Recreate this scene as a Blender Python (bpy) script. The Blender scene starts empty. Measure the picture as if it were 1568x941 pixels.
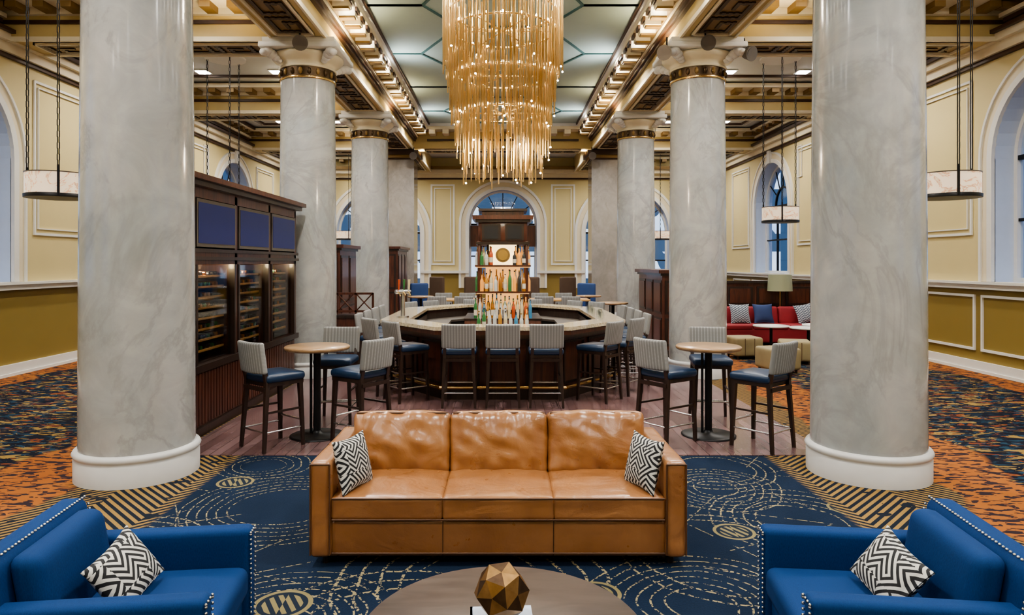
import bpy, math, random
from mathutils import Vector, Matrix, noise
random.seed(7)
S=bpy.context.scene
COL=S.collection
pi=math.pi
try:
    S.view_settings.view_transform='AgX'; S.view_settings.look='AgX - Medium High Contrast'; S.view_settings.exposure=0.2
except Exception as e: print('view',e)

# ------------------------------------------------------------ node helpers
class NT:
    def __init__(s,name):
        s.m=bpy.data.materials.new(name); s.m.use_nodes=True
        s.t=s.m.node_tree; s.b=s.t.nodes['Principled BSDF']; s.L=s.t.links
        s._c=None
    def new(s,k): return s.t.nodes.new(k)
    def put(s,sock,v):
        if isinstance(v,bpy.types.NodeSocket): s.L.new(v,sock)
        elif isinstance(v,(tuple,list)):
            v=tuple(v)
            if len(sock.default_value)==4 and len(v)==3: v=v+(1,)
            sock.default_value=v
        else: sock.default_value=v
    def coord(s):
        if s._c is None: s._c=s.new('ShaderNodeTexCoord').outputs['Object']
        return s._c
    def xyz(s):
        n=s.new('ShaderNodeSeparateXYZ'); s.put(n.inputs[0],s.coord()); return n.outputs
    def math(s,op,a,b=0.0,c=0.0):
        n=s.new('ShaderNodeMath'); n.operation=op
        s.put(n.inputs[0],a); s.put(n.inputs[1],b); s.put(n.inputs[2],c); return n.outputs[0]
    def mix(s,f,a,b):
        n=s.new('ShaderNodeMix'); n.data_type='RGBA'
        s.put(n.inputs[0],f); s.put(n.inputs[6],a); s.put(n.inputs[7],b); return n.outputs[2]
    def map(s,scale=(1,1,1),rot=(0,0,0),loc=(0,0,0)):
        n=s.new('ShaderNodeMapping'); s.put(n.inputs[0],s.coord())
        n.inputs[1].default_value=loc; n.inputs[2].default_value=rot; n.inputs[3].default_value=scale; return n.outputs[0]
    def noise(s,scale=5,detail=3,rough=.5,dist=0,vec=None):
        n=s.new('ShaderNodeTexNoise'); s.put(n.inputs['Vector'],vec if vec is not None else s.coord())
        n.inputs['Scale'].default_value=scale; n.inputs['Detail'].default_value=detail
        n.inputs['Roughness'].default_value=rough; n.inputs['Distortion'].default_value=dist; return n.outputs[0]
    def ramp(s,f,stops):
        n=s.new('ShaderNodeValToRGB'); s.put(n.inputs[0],f); e=n.color_ramp.elements
        while len(e)<len(stops): e.new(.5)
        for i,(p,c) in enumerate(stops):
            e[i].position=p; e[i].color=tuple(c)+(1,) if len(c)==3 else c
        return n.outputs[0]
    def bump(s,h,strength=.2,dist=.01):
        n=s.new('ShaderNodeBump'); s.put(n.inputs['Height'],h); n.inputs['Strength'].default_value=strength
        n.inputs['Distance'].default_value=dist; s.L.new(n.outputs[0],s.b.inputs['Normal'])
    def fin(s,col,rough=.5,metal=0,emit=None,es=0,coat=0,spec=None):
        s.put(s.b.inputs['Base Color'],col); s.put(s.b.inputs['Roughness'],rough); s.put(s.b.inputs['Metallic'],metal)
        if emit is not None:
            s.put(s.b.inputs['Emission Color'],emit); s.b.inputs['Emission Strength'].default_value=es
        if coat: s.b.inputs['Coat Weight'].default_value=coat; s.b.inputs['Coat Roughness'].default_value=.1
        if spec is not None: s.b.inputs['Specular IOR Level'].default_value=spec
        return s.m
MT={}
def simple(name,col,rough=.5,metal=0,var=.12,scale=8,bump=0,bscale=60,**k):
    n=NT(name)
    c2=tuple(max(0,c*(1-var)) for c in col); c1=tuple(min(1,c*(1+var)) for c in col)
    o=n.mix(n.noise(scale,3),c2,c1)
    if bump: n.bump(n.noise(bscale,3),bump,.005)
    MT[name]=n.fin(o,rough,metal,**k); return MT[name]
def wood(name,dark,light,rough=.35,vert=True,scale=1.0,coat=.2):
    n=NT(name); v=n.map((14*scale,14*scale,1.2*scale) if vert else (1.2*scale,14*scale,14*scale))
    f=n.noise(1.5,5,.6,1.0,v)
    MT[name]=n.fin(n.ramp(f,[(.3,dark),(.7,light)]),rough,coat=coat); return MT[name]
def marble(name,base,vein,warm):
    n=NT(name)
    f=n.noise(.9,6,.6,1.2,n.map((1,1,.7),(0.3,.5,0)))
    c=n.mix(n.ramp(n.noise(.6,4,.6,.5),[(.35,(0,0,0)),(.65,(1,1,1))]),base,warm)
    v=n.math('ABSOLUTE',n.math('SUBTRACT',f,.5))
    v=n.math('SUBTRACT',1,n.math('MINIMUM',1,n.math('MULTIPLY',v,28)))
    v=n.math('MULTIPLY',v,n.noise(1.7,2))
    cl=n.ramp(n.noise(2.2,6,.65,.8),[(.35,(.80,.80,.81)),(.65,(1,1,1))])
    mm=n.new('ShaderNodeMix'); mm.data_type='RGBA'; mm.blend_type='MULTIPLY'; mm.inputs[0].default_value=1
    n.put(mm.inputs[6],c); n.put(mm.inputs[7],cl)
    MT[name]=n.fin(n.mix(n.math('MULTIPLY',v,.7),mm.outputs[2],vein),.15,coat=.4)
marble('marble',(.36,.38,.375),(.21,.21,.21),(.47,.455,.43))
marble('marble_pier',(.28,.26,.24),(.20,.18,.16),(.36,.33,.30))
simple('plinth',(.54,.54,.53),.4,var=.05)
simple('wall_up',(.63,.53,.27),.6,var=.04,scale=2)
simple('wall_low',(.26,.185,.05),.55,var=.06,scale=2)
simple('trim_white',(.74,.73,.69),.45,var=.04)
simple('reveal',(.56,.64,.78),.5,var=.04)  # blue tint paints the cool window light into the reveal colour
simple('beam',(.55,.42,.18),.5,var=.05)
simple('cream',(.74,.66,.48),.45,var=.05)
simple('gold_paint',(.24,.15,.05),.4,var=.1,metal=.25)
simple('brown_bead',(.05,.022,.011),.45,var=.15)
simple('ceil_grey',(.40,.50,.455),.7,var=.03)
simple('ceil_white',(.58,.60,.58),.7,var=.03)
simple('ceil_line',(.05,.13,.13),.6)
simple('bronze',(.09,.058,.032),.4,.8,var=.35,scale=30,bump=.4,bscale=40)
simple('brass',(.70,.48,.21),.25,1)
simple('rod_gold',(.60,.43,.20),.28,1)
simple('steel',(.6,.6,.6),.25,1)
simple('grey_metal',(.16,.14,.12),.4,.5)
simple('black_metal',(.02,.02,.022),.4,.6)
simple('black',(.012,.012,.013),.5)
wood('mahogany',(.036,.010,.006),(.125,.038,.018))
wood('wood_dark',(.014,.008,.006),(.038,.02,.014))
wood('table_wood',(.27,.16,.08),(.46,.30,.16),.28,False)
wood('wood_light',(.42,.22,.07),(.6,.36,.14),.3,False)
n=NT('coffee_top'); MT['coffee_top']=n.fin(n.ramp(n.noise(3,6,.6,.6,n.map((1,5,1))),[(.3,(.058,.043,.036)),(.7,(.108,.084,.070))]),.36)
n=NT('bar_top'); MT['bar_top']=n.fin(n.ramp(n.noise(25,6,.7),[(.35,(.42,.33,.20)),(.6,(.74,.65,.48))]),.14,coat=.4)
n=NT('leather_tan')
c=n.ramp(n.noise(1.8,5,.6,.4),[(.3,(.235,.098,.033)),(.5,(.30,.132,.047)),(.72,(.37,.175,.068))])
n.bump(n.math('ADD',n.noise(4.0,3,.5,1.2),n.math('MULTIPLY',n.noise(120,2),.06)),.35,.03)
MT['leather_tan']=n.fin(c,n.math('ADD',.22,n.math('MULTIPLY',n.noise(9,3),.16)),spec=.8)
simple('seam',(.09,.038,.015),.5)
n=NT('fabric_blue')
w=n.noise(300,2,.5,0,n.map((1,1,.25)))
MT['fabric_blue']=n.fin(n.mix(w,(.002,.020,.080),(.007,.050,.180)),.8,spec=.2); n.bump(w,.25,.002)
simple('seat_blue',(.012,.032,.075),.3,var=.15)
simple('fabric_red',(.26,.018,.026),.7)
simple('fabric_tan',(.28,.225,.12),.7)
simple('fabric_navy',(.02,.04,.12),.8)
simple('fabric_brown',(.09,.055,.035),.7)
simple('fabric_blue2',(.02,.055,.17),.7)
n=NT('stool_fabric'); x=n.xyz()
st=n.math('GREATER_THAN',n.math('FRACT',n.math('MULTIPLY',x[0],26)),.62)
st2=n.math('GREATER_THAN',n.math('FRACT',n.math('MULTIPLY',x[2],70)),.5)
MT['stool_fabric']=n.fin(n.mix(n.math('MULTIPLY',st,n.math('ADD',.40,n.math('MULTIPLY',st2,.4))),(.205,.205,.20),(.37,.37,.36)),.8)
n=NT('pillow_pattern'); x=n.xyz()
def zz(a,b): 
    p=n.math('PINGPONG',a,.06); return n.math('GREATER_THAN',n.math('FRACT',n.math('DIVIDE',n.math('ADD',n.math('ADD',b,p),2),.036)),.5)
ca=n.math('FRACT',n.math('DIVIDE',n.math('ADD',x[0],3.0),.34)); cb=n.math('FRACT',n.math('DIVIDE',n.math('ADD',x[1],3.05),.30))
chk=n.math('COMPARE',n.math('GREATER_THAN',ca,.5),n.math('GREATER_THAN',cb,.5),.1)
f=n.mix(chk,zz(x[0],x[1]),zz(x[1],x[0]))
MT['pillow_pattern']=n.fin(n.mix(f,(.010,.010,.012),(.56,.55,.51)),.8)
n=NT('pillow_grey'); x=n.xyz()
p=n.math('PINGPONG',x[0],.04); f=n.math('GREATER_THAN',n.math('FRACT',n.math('DIVIDE',n.math('ADD',n.math('ADD',x[1],p),2),.05)),.5)
MT['pillow_grey']=n.fin(n.mix(f,(.06,.08,.12),(.45,.48,.5)),.8)
def emis(name,col,st,base=None):
    n=NT(name); MT[name]=n.fin(base or col,.4,emit=col,es=st); return MT[name]
emis('bulb',(1,.84,.64),50); emis('downlight',(1,.96,.9),40); emis('backlit',(1,.50,.16),1.0,(.3,.15,.05)); emis('backlit_hot',(1,.72,.36),2.4)
emis('sign_white',(1,.95,.85),5); emis('sign_red',(1,.06,.05),3); emis('shade',(.6,.6,.35),.12,(.22,.23,.15)); emis('screen',(.006,.012,.09),.5,(.004,.008,.05))
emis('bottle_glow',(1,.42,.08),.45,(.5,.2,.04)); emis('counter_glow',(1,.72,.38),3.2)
n=NT('alabaster'); v=n.noise(3,6,.6,1.5); v=n.math('ABSOLUTE',n.math('SUBTRACT',v,.5)); v=n.math('MINIMUM',1,n.math('MULTIPLY',v,30))
cc=n.mix(v,(.45,.26,.14),(.78,.62,.45)); MT['alabaster']=n.fin(cc,.3,emit=cc,es=.75)
emis('alabaster_glow',(1,.82,.58),3.5)
def glass(name,tint,refl=.12):
    m=bpy.data.materials.new(name); m.use_nodes=True; t=m.node_tree; t.nodes.clear()
    o=t.nodes.new('ShaderNodeOutputMaterial'); mx=t.nodes.new('ShaderNodeMixShader'); a=t.nodes.new('ShaderNodeBsdfTransparent'); g=t.nodes.new('ShaderNodeBsdfGlossy')
    a.inputs[0].default_value=tint+(1,); g.inputs['Roughness'].default_value=.03; mx.inputs[0].default_value=refl
    t.links.new(a.outputs[0],mx.inputs[1]); t.links.new(g.outputs[0],mx.inputs[2]); t.links.new(mx.outputs[0],o.inputs[0]); MT[name]=m
glass('window_glass',(.85,.92,1)); glass('cab_glass',(.9,.9,.88),.14); glass('clear_glass',(.92,.95,.95),.2)
for i,c in enumerate([(.30,.12,.02),(.04,.16,.05),(.5,.52,.5),(.45,.22,.04),(.03,.03,.03),(.05,.2,.35),(.45,.08,.03),(.6,.5,.3)]):
    simple('bottle%d'%i,c,.08,var=.05,coat=.5)
simple('label',(.62,.56,.45),.6)
n=NT('wood_floor'); 
br=n.new('ShaderNodeTexBrick'); n.put(br.inputs['Vector'],n.map((1,1,1),(0,0,pi/2)))
br.inputs['Scale'].default_value=1; br.inputs['Brick Width'].default_value=1.3; br.inputs['Row Height'].default_value=.11; br.inputs['Mortar Size'].default_value=.004
br.inputs['Color1'].default_value=(.14,.076,.076,1); br.inputs['Color2'].default_value=(.24,.148,.146,1); br.inputs['Mortar'].default_value=(.05,.025,.022,1)
MT['wood_floor']=n.fin(n.mix(n.math('MULTIPLY',n.noise(3,5,.6,.5,n.map((14,1,1))),.5),br.outputs[0],(.085,.046,.046)),.26,coat=.15)
# carpet
n=NT('carpet'); X=n.xyz(); x,y=X[0],X[1]; M=n.math
ax=M('ABSOLUTE',x)
wob=M('MULTIPLY',M('SUBTRACT',n.noise(.9,2),.5),.9)
axw=M('ADD',ax,wob)
pile=n.noise(90,3)
navy=n.mix(n.noise(3,4),n.mix(pile,(.004,.0085,.020),(.010,.020,.042)),n.mix(pile,(.007,.014,.031),(.015,.030,.062)))
gold=(.33,.27,.14)
speck=M('GREATER_THAN',n.noise(38,2),.50)
lines=None
wx=M('MULTIPLY',M('SUBTRACT',n.noise(1.1,2),.5),.22); wy=M('MULTIPLY',M('SUBTRACT',n.noise(1.1,2,vec=n.map((1,1,1),(0,0,0),(5,9,0))),.5),.22)
nx=M('ADD',x,wx); ny=M('ADD',y,wy)
for (cx,cy,r0,r1,sp) in [(-1.75,5.5,.35,.85,.075),(-1.2,3.75,.1,.6,.08),(-2.7,4.6,.3,.7,.09),(1.85,5.95,.12,.62,.075),(2.25,5.2,.3,.75,.09),(1.15,3.9,.15,.7,.08),(2.0,6.5,.35,.6,.09),(-.2,4.2,.4,.9,.13),(-2.3,6.6,.2,.5,.08),(-2.2,2.6,.2,.9,.1),(2.2,2.6,.2,.9,.1),(.6,5.9,.2,.9,.1),(-.6,3.6,.5,.8,.12),(1.5,4.6,.55,.75,.11)]:
    dx=M('SUBTRACT',nx,cx); dy=M('SUBTRACT',ny,cy)
    d=M('SQRT',M('ADD',M('MULTIPLY',dx,dx),M('MULTIPLY',dy,dy)))
    ln=M('LESS_THAN',M('ABSOLUTE',M('SUBTRACT',M('FRACT',M('DIVIDE',d,sp)),.5)),.075)
    ln=M('MULTIPLY',ln,M('MULTIPLY',M('GREATER_THAN',d,r0),M('LESS_THAN',d,r1)))
    lines=ln if lines is None else M('MAXIMUM',lines,ln)
for (a,o_) in ((.5,.2),(-.6,.1),(1.2,.4),(-1.1,.6)):
    q=M('ADD',M('MULTIPLY',x,math.cos(a)),M('MULTIPLY',y,math.sin(a)))
    ln=M('LESS_THAN',M('ABSOLUTE',M('SUBTRACT',M('FRACT',M('ADD',M('MULTIPLY',q,.9),o_)),.5)),.0045)
    lines=M('MAXIMUM',lines,M('MULTIPLY',ln,M('GREATER_THAN',n.noise(.8,1),.5)))
center=n.mix(M('MULTIPLY',M('MULTIPLY',lines,speck),.85),navy,gold)
for (cx,cy,r) in [(-2.38,6.1,.16),(1.68,4.98,.15),(-1.26,3.92,.17),(2.73,5.46,.14),(.55,4.05,.15)]:
    dx=M('SUBTRACT',x,cx); dy=M('SUBTRACT',y,cy)
    d=M('SQRT',M('ADD',M('MULTIPLY',dx,dx),M('MULTIPLY',dy,dy)))
    inner=M('GREATER_THAN',M('FRACT',M('ADD',M('MULTIPLY',M('ABSOLUTE',dx),16),M('MULTIPLY',M('SIGN',dx),M('MULTIPLY',dy,9)))),.5)
    inner=M('MULTIPLY',inner,M('LESS_THAN',d,r*.68))
    ring=M('GREATER_THAN',d,r*.84)
    center=n.mix(M('LESS_THAN',d,r),center,n.mix(M('MAXIMUM',inner,ring),(.015,.022,.035),(.20,.165,.08)))
pp=M('PINGPONG',x,.55)
sgn=M('FRACT',M('DIVIDE',M('ADD',M('ADD',y,pp),10),.085))
stripe=M('GREATER_THAN',sgn,.5)
cut=M('GREATER_THAN',n.noise(5,2),.36)
chev=n.mix(M('MULTIPLY',stripe,cut),(.011,.015,.024),n.mix(pile,(.19,.115,.035),(.32,.20,.07)))
spk=M('GREATER_THAN',n.noise(7,2,.5,.4,n.map((1,2.6,1),(0,0,.5))),.535)
orange=n.mix(spk,n.mix(n.noise(1.3,2),(.27,.078,.020),(.33,.14,.038)),(.03,.02,.025))
m1=M('GREATER_THAN',n.noise(4.2,3,.55,1.2,n.map((1,2.3,1))),.585)
m2=M('GREATER_THAN',n.noise(3.6,3,.55,1.2,n.map((1,2.2,1),(0,0,0),(7,3,0))),.60)
m3=M('GREATER_THAN',n.noise(6,2,.5,0.9,n.map((1,2.4,1),(0,0,0),(3,17,0))),.57)
mot=n.mix(m3,(.008,.010,.019),(.016,.045,.075)); mot=n.mix(m2,mot,(.16,.048,.02)); mot=n.mix(m1,mot,(.26,.17,.05))
def stp(a,e): return M('MINIMUM',1,M('MAXIMUM',0,M('DIVIDE',M('SUBTRACT',a,e),.06)))
c=n.mix(stp(ax,2.62),center,chev)
c=n.mix(stp(axw,3.75),c,orange); c=n.mix(stp(axw,4.7),c,mot); c=n.mix(stp(axw,7.9),c,orange)
MT['carpet']=n.fin(c,.95,spec=.1); n.bump(pile,.4,.004)
n=NT('facade'); X=n.xyz(); 
gx=n.math('FRACT',n.math('DIVIDE',n.math('ADD',n.math('ADD',X[0],X[1]),100),2.2)); gz=n.math('FRACT',n.math('DIVIDE',X[2],2.6))
w=n.math('MULTIPLY',n.math('GREATER_THAN',gx,.35),n.math('GREATER_THAN',gz,.4))
w=n.math('MULTIPLY',w,n.math('GREATER_THAN',n.noise(.6,1),.42))
c=n.mix(w,(.03,.06,.10),n.mix(n.noise(.9,1),(.25,.42,.7),(.9,.9,.8)))
MT['facade']=n.fin(c,.7,emit=c,es=1.6)
simple('asphalt',(.05,.06,.08),.6)

# ------------------------------------------------------------ mesh builder
class MB:
    def __init__(s): s.v=[]; s.f=[]; s.mi=[]; s.sm=[]; s.ml=[]; s.M=Matrix()
    def mat(s,m):
        if m not in s.ml: s.ml.append(m)
        return s.ml.index(m)
    def add(s,vs,fs,m,smooth=False):
        o=len(s.v); k=s.mat(m)
        for v in vs: s.v.append(tuple(s.M@Vector(v)))
        for f in fs: s.f.append(tuple(i+o for i in f)); s.mi.append(k); s.sm.append(smooth)
    def box(s,x0,x1,y0,y1,z0,z1,m,T=None):
        vs=[(x,y,z) for x in (x0,x1) for y in (y0,y1) for z in (z0,z1)]
        if T: vs=[T(*v) for v in vs]
        s.add(vs,[(0,1,3,2),(4,6,7,5),(0,4,5,1),(2,3,7,6),(0,2,6,4),(1,5,7,3)],m)
    def bbox(s,x0,x1,y0,y1,z0,z1,m,b=.01):
        s.rbox((x0+x1)/2,(y0+y1)/2,(z0+z1)/2,x1-x0,y1-y0,z1-z0,b,m,n=3)
    def rbox(s,cx,cy,cz,sx,sy,sz,r,m,n=8,fn=None,R=None):
        h=(sx/2,sy/2,sz/2); r=min(r,*[a*.999 for a in h]); key={}; vs=[]; fs=[]
        def par(i,hh):
            if n==3: return (-hh,-(hh-r),(hh-r),hh)[i]
            a=2
            if i<a: return -hh+r*(i/a)
            if i>n-a: return hh-r*((n-i)/a)
            return -(hh-r)+2*(hh-r)*(i-a)/(n-2*a)
        def V(i,j,k):
            q=(i,j,k)
            if q in key: return key[q]
            p=[par(i,h[0]),par(j,h[1]),par(k,h[2])]
            inn=[max(-(h[a]-r),min(h[a]-r,p[a])) for a in range(3)]
            d=Vector([p[a]-inn[a] for a in range(3)])
            if d.length>1e-9: d=d.normalized()*r
            P=Vector(inn)+d
            if fn: P=Vector(fn(P))
            if R: P=R@P
            vs.append((P[0]+cx,P[1]+cy,P[2]+cz)); key[q]=len(vs)-1; return key[q]
        for a in range(n):
            for b in range(n):
                for e in (0,n):
                    fs.append((V(e,a,b),V(e,a+1,b),V(e,a+1,b+1),V(e,a,b+1))[::(1 if e else -1)])
                    fs.append((V(a,e,b),V(a,e,b+1),V(a+1,e,b+1),V(a+1,e,b))[::(1 if e else -1)])
                    fs.append((V(a,b,e),V(a+1,b,e),V(a+1,b+1,e),V(a,b+1,e))[::(1 if e else -1)])
        s.add(vs,fs,m,True)
    def cyl(s,p0,p1,r0,r1,m,n=10,cap=True,smooth=True):
        p0=Vector(p0);p1=Vector(p1);d=(p1-p0).normalized()
        a=d.orthogonal().normalized();b=d.cross(a)
        vs=[];fs=[]
        for p,r in ((p0,r0),(p1,r1)):
            for i in range(n):
                t=2*pi*i/n; vs.append(tuple(p+a*math.cos(t)*r+b*math.sin(t)*r))
        for i in range(n): fs.append((i,(i+1)%n,n+(i+1)%n,n+i))
        s.add(vs,fs,m,smooth)
        if cap:
            s.add(vs[:n],[tuple(range(n))[::-1]],m); s.add(vs[n:],[tuple(range(n))],m)
    def tube(s,pts,r,m,n=8,closed=False):
        L=len(pts)
        for i in range(L if closed else L-1): s.cyl(pts[i],pts[(i+1)%L],r,r,m,n)
    def lathe(s,prof,cx,cy,m,n=32,smooth=True,cz=0):
        vs=[];fs=[]
        for (r,z) in prof:
            for i in range(n):
                t=2*pi*i/n; vs.append((cx+math.cos(t)*r,cy+math.sin(t)*r,z+cz))
        for k in range(len(prof)-1):
            for i in range(n): fs.append((k*n+i,k*n+(i+1)%n,(k+1)*n+(i+1)%n,(k+1)*n+i))
        s.add(vs,fs,m,smooth)
        if prof[0][0]>1e-4: s.add(vs[:n],[tuple(range(n))[::-1]],m)
        if prof[-1][0]>1e-4: s.add(vs[-n:],[tuple(range(n))],m)
    def ring(s,outer,inner,z0,z1,m):
        n=len(outer); vs=[]
        for P in (outer,inner):
            for z in (z0,z1):
                vs+=[(p[0],p[1],z) for p in P]
        fs=[]
        for i in range(n):
            j=(i+1)%n
            fs+=[(i,j,n+j,n+i),(2*n+i,3*n+i,3*n+j,2*n+j),(n+i,n+j,3*n+j,3*n+i),(i,2*n+i,2*n+j,j)]
        s.add(vs,fs,m)
    def sphere(s,c,r,m,n=8,k=5,sz=1):
        prof=[(max(1e-5,r*math.sin(pi*i/k)),-r*sz*math.cos(pi*i/k)) for i in range(k+1)]
        s.lathe(prof,c[0],c[1],m,n,cz=c[2])
    def obj(s,name,loc=(0,0,0),rot=0,parent=None):
        me=bpy.data.meshes.new(name); me.from_pydata(s.v,[],s.f)
        for m in s.ml: me.materials.append(MT[m])
        me.polygons.foreach_set('material_index',s.mi); me.polygons.foreach_set('use_smooth',s.sm)
        me.update()
        return place(me,name,loc,rot,parent)
def place(me,name,loc=(0,0,0),rot=0,parent=None):
    o=bpy.data.objects.new(name,me); COL.objects.link(o); o.location=loc
    o.rotation_euler=rot if isinstance(rot,(tuple,list)) else (0,0,rot)
    if parent: o.parent=parent
    return o

Z1,BAY=6.40,5.57
ZC=[Z1,Z1+BAY,Z1+2*BAY]; ZP=23.1; XC=3.4; XW=8.5; YF=28.5; YB=-4.0; HB=5.70
# ------------------------------------------------------------ floor
b=MB(); b.box(-XW,XW,YB,YF,-.1,0,'carpet'); b.obj('floor')
b=MB(); b.box(-3.35,3.35,6.94,YF,0.0,.008,'wood_floor'); b.obj('floor_wood_inlay')

# ------------------------------------------------------------ walls
def arched(b,P,u0,u1,z1,wins,t,zr,low='wall_low',up='wall_up'):
    def q(a,bb,c,d,m): b.add([a,bb,c,d],[(0,1,2,3)],m)
    def slab(ua,ub,za,zb):
        if ub-ua<1e-4 or zb-za<1e-4: return
        for d in (0,t):
            if za<zr: q(P(ua,d,za),P(ub,d,za),P(ub,d,min(zr,zb)),P(ua,d,min(zr,zb)),low)
            if zb>zr: q(P(ua,d,max(za,zr)),P(ub,d,max(za,zr)),P(ub,d,zb),P(ua,d,zb),up)
    cur=u0
    for (uc,h,sill,spr) in wins:
        slab(cur,uc-h,0,z1); slab(uc-h,uc+h,0,sill)
        N=20
        for i in range(N):
            a0=pi-pi*i/N; a1=pi-pi*(i+1)/N
            A=(uc+h*math.cos(a0),spr+h*math.sin(a0)); B=(uc+h*math.cos(a1),spr+h*math.sin(a1))
            for d in (0,t): q(P(A[0],d,A[1]),P(B[0],d,B[1]),P(B[0],d,z1),P(A[0],d,z1),up)
            q(P(A[0],0,A[1]),P(B[0],0,B[1]),P(B[0],t,B[1]),P(A[0],t,A[1]),'reveal')
        for e in (-h,h): q(P(uc+e,0,sill),P(uc+e,0,spr),P(uc+e,t,spr),P(uc+e,t,sill),'reveal')
        q(P(uc-h,0,sill),P(uc+h,0,sill),P(uc+h,t,sill),P(uc-h,t,sill),'reveal')
        cur=uc+h
    slab(cur,u1,0,z1)
    for uu in (u0,u1): q(P(uu,0,0),P(uu,t,0),P(uu,t,z1),P(uu,0,z1),up)
    q(P(u0,0,z1),P(u1,0,z1),P(u1,t,z1),P(u0,t,z1),up)
def archband(b,P,uc,h0,h1,spr,d0,d1,m,zb,N=24):
    def pts(h): return [(uc-h,zb)]+[(uc+h*math.cos(pi-pi*i/N),spr+h*math.sin(pi-pi*i/N)) for i in range(N+1)]+[(uc+h,zb)]
    A=pts(h0);B=pts(h1);n=len(A);vs=[]
    for L in (A,B):
        for d in (d0,d1): vs+=[P(u,d,z) for u,z in L]
    fs=[]
    for i in range(n-1): fs+=[(i,i+1,n+i+1,n+i),(2*n+i,3*n+i,3*n+i+1,2*n+i+1),(n+i,n+i+1,3*n+i+1,3*n+i),(i,2*n+i,2*n+i+1,i+1)]
    fs+=[(0,n,3*n,2*n),(n-1,3*n-1,4*n-1,2*n-1)]
    b.add(vs,fs,m)
def pbox(b,P,u0,u1,d0,d1,z0,z1,m): b.box(u0,u1,d0,d1,z0,z1,m,T=P)
def frame(b,P,u0,u1,z0,z1,m='trim_white',w=.045,d=.03):
    pbox(b,P,u0,u1,-d,0.005,z0,z0+w,m);pbox(b,P,u0,u1,-d,0.005,z1-w,z1,m)
    pbox(b,P,u0,u0+w,-d,0.005,z0+w,z1-w,m);pbox(b,P,u1-w,u1,-d,0.005,z0+w,z1-w,m)
wn=[0]
def window(P,uc,h,sill,spr,d,transom=None,fcol='black_metal'):
    wn[0]+=1
    b=MB()
    archband(b,P,uc,h-.08,h+.0,spr,d-.05,d+.05,'trim_white',sill)
    pbox(b,P,uc-h,uc+h,d-.06,d+.06,sill,sill+.07,'trim_white')
    for e in (-h/3,h/3): pbox(b,P,uc+e-.025,uc+e+.025,d-.03,d+.03,sill,spr,fcol)
    pbox(b,P,uc-h+.05,uc+h-.05,d-.04,d+.04,spr-.04,spr+.04,fcol)
    zz_=sill+(spr-sill)*.5; pbox(b,P,uc-h+.05,uc+h-.05,d-.03,d+.03,zz_-.025,zz_+.025,fcol)
    archband(b,P,uc,h*.42,h*.46,spr,d-.03,d+.03,fcol,spr)
    for a in (35,63,90,117,145):
        ca,sa=math.cos(math.radians(a)),math.sin(math.radians(a))
        b.cyl(P(uc+ca*h*.44,d,spr+sa*h*.44),P(uc+ca*h*.95,d,spr+sa*h*.95),.02,.02,fcol,6)
    if transom: pbox(b,P,uc-h+.05,uc+h-.05,d-.12,d+.05,transom[0],transom[1],'mahogany')
    N=20; pts=[P(uc-h+.02,d+.01,sill)]+[P(uc+(h-.02)*math.cos(pi-pi*i/N),d+.01,spr+(h-.02)*math.sin(pi-pi*i/N)) for i in range(N+1)]+[P(uc+h-.02,d+.01,sill)]
    b.add(pts,[tuple(range(len(pts)))],'window_glass')
    b.obj('window_%d'%wn[0])
T=.55; RAIL=1.57; WH=6.9
swin=[(10.5-5.6*k,1.35,1.62,3.75) for k in (2,1,0)]+[(16.1,1.35,1.62,3.75),(21.7,1.35,1.62,3.75)]
for sd,nm in ((-1,'left'),(1,'right')):
    P=lambda u,d,z,sd=sd:(sd*(XW+d),u,z)
    b=MB(); arched(b,P,YB,YF,WH,swin,T,RAIL); b.obj('wall_'+nm)
    b=MB()
    for (uc,h,si,sp) in swin:
        archband(b,P,uc,h+.0,h+.12,sp,-.06,.01,'trim_white',si); archband(b,P,uc,h+.12,h+.28,sp,-.03,.01,'cream',si); archband(b,P,uc,h+.28,h+.33,sp,-.06,.01,'trim_white',si)
        pbox(b,P,uc-.1,uc+.1,-.12,.0,sp+h-.02,sp+h+.38,'trim_white')
        window(P,uc,h,si,sp,.38,fcol='black_metal' if sd>0 else 'wood_dark')
        frame(b,P,uc+h+.55,uc+BAY-h-.55,2.45,5.25); frame(b,P,uc+h+.66,uc+BAY-h-.66,2.56,5.14,w=.02)
        frame(b,P,uc-h-.9,uc-h-.62 ,4.4,5.3,w=.03)
        if sd>0:
            for k in range(3): frame(b,P,uc-1.9+k*1.86,uc-1.9+1.7+k*1.86,.38,1.38)
    pbox(b,P,YB,YF,-.09,.01,RAIL-.09,RAIL,'trim_white'); pbox(b,P,YB,YF,-.13,.01,RAIL,RAIL+.045,'trim_white')
    b.obj('trim_'+('1' if sd<0 else '2'))
    b=MB(); pbox(b,P,YB,YF,-.04,.01,0,.2,'trim_white'); pbox(b,P,YB,YF,-.06,.01,0,.05,'trim_white'); b.obj('baseboard_'+nm)
P=lambda u,d,z:(u,YF+d,z)
fwin=[(-5.15,1.75,.9,3.2),(0,1.41,.9,3.55),(5.15,1.75,.9,3.2)]
b=MB(); arched(b,P,-XW,XW,WH,fwin,T,RAIL); b.obj('wall_far')
b=MB()
for (uc,h,si,sp) in fwin:
    archband(b,P,uc,h,h+.14,sp,-.08,.01,'trim_white',si); archband(b,P,uc,h+.14,h+.32,sp,-.03,.01,'cream',si); archband(b,P,uc,h+.32,h+.42,sp,-.08,.01,'trim_white',si)
    window(P,uc,h,si,sp,.35,(2.62,3.5) if uc==0 else None)
for sd in (-1,1):
    frame(b,P,*sorted((sd*2.0,sd*3.0)),1.85,5.2,w=.07); frame(b,P,*sorted((sd*2.15,sd*2.85)),2.0,5.05,w=.035); frame(b,P,*sorted((sd*7.5,sd*8.3)),1.85,5.2)
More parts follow.
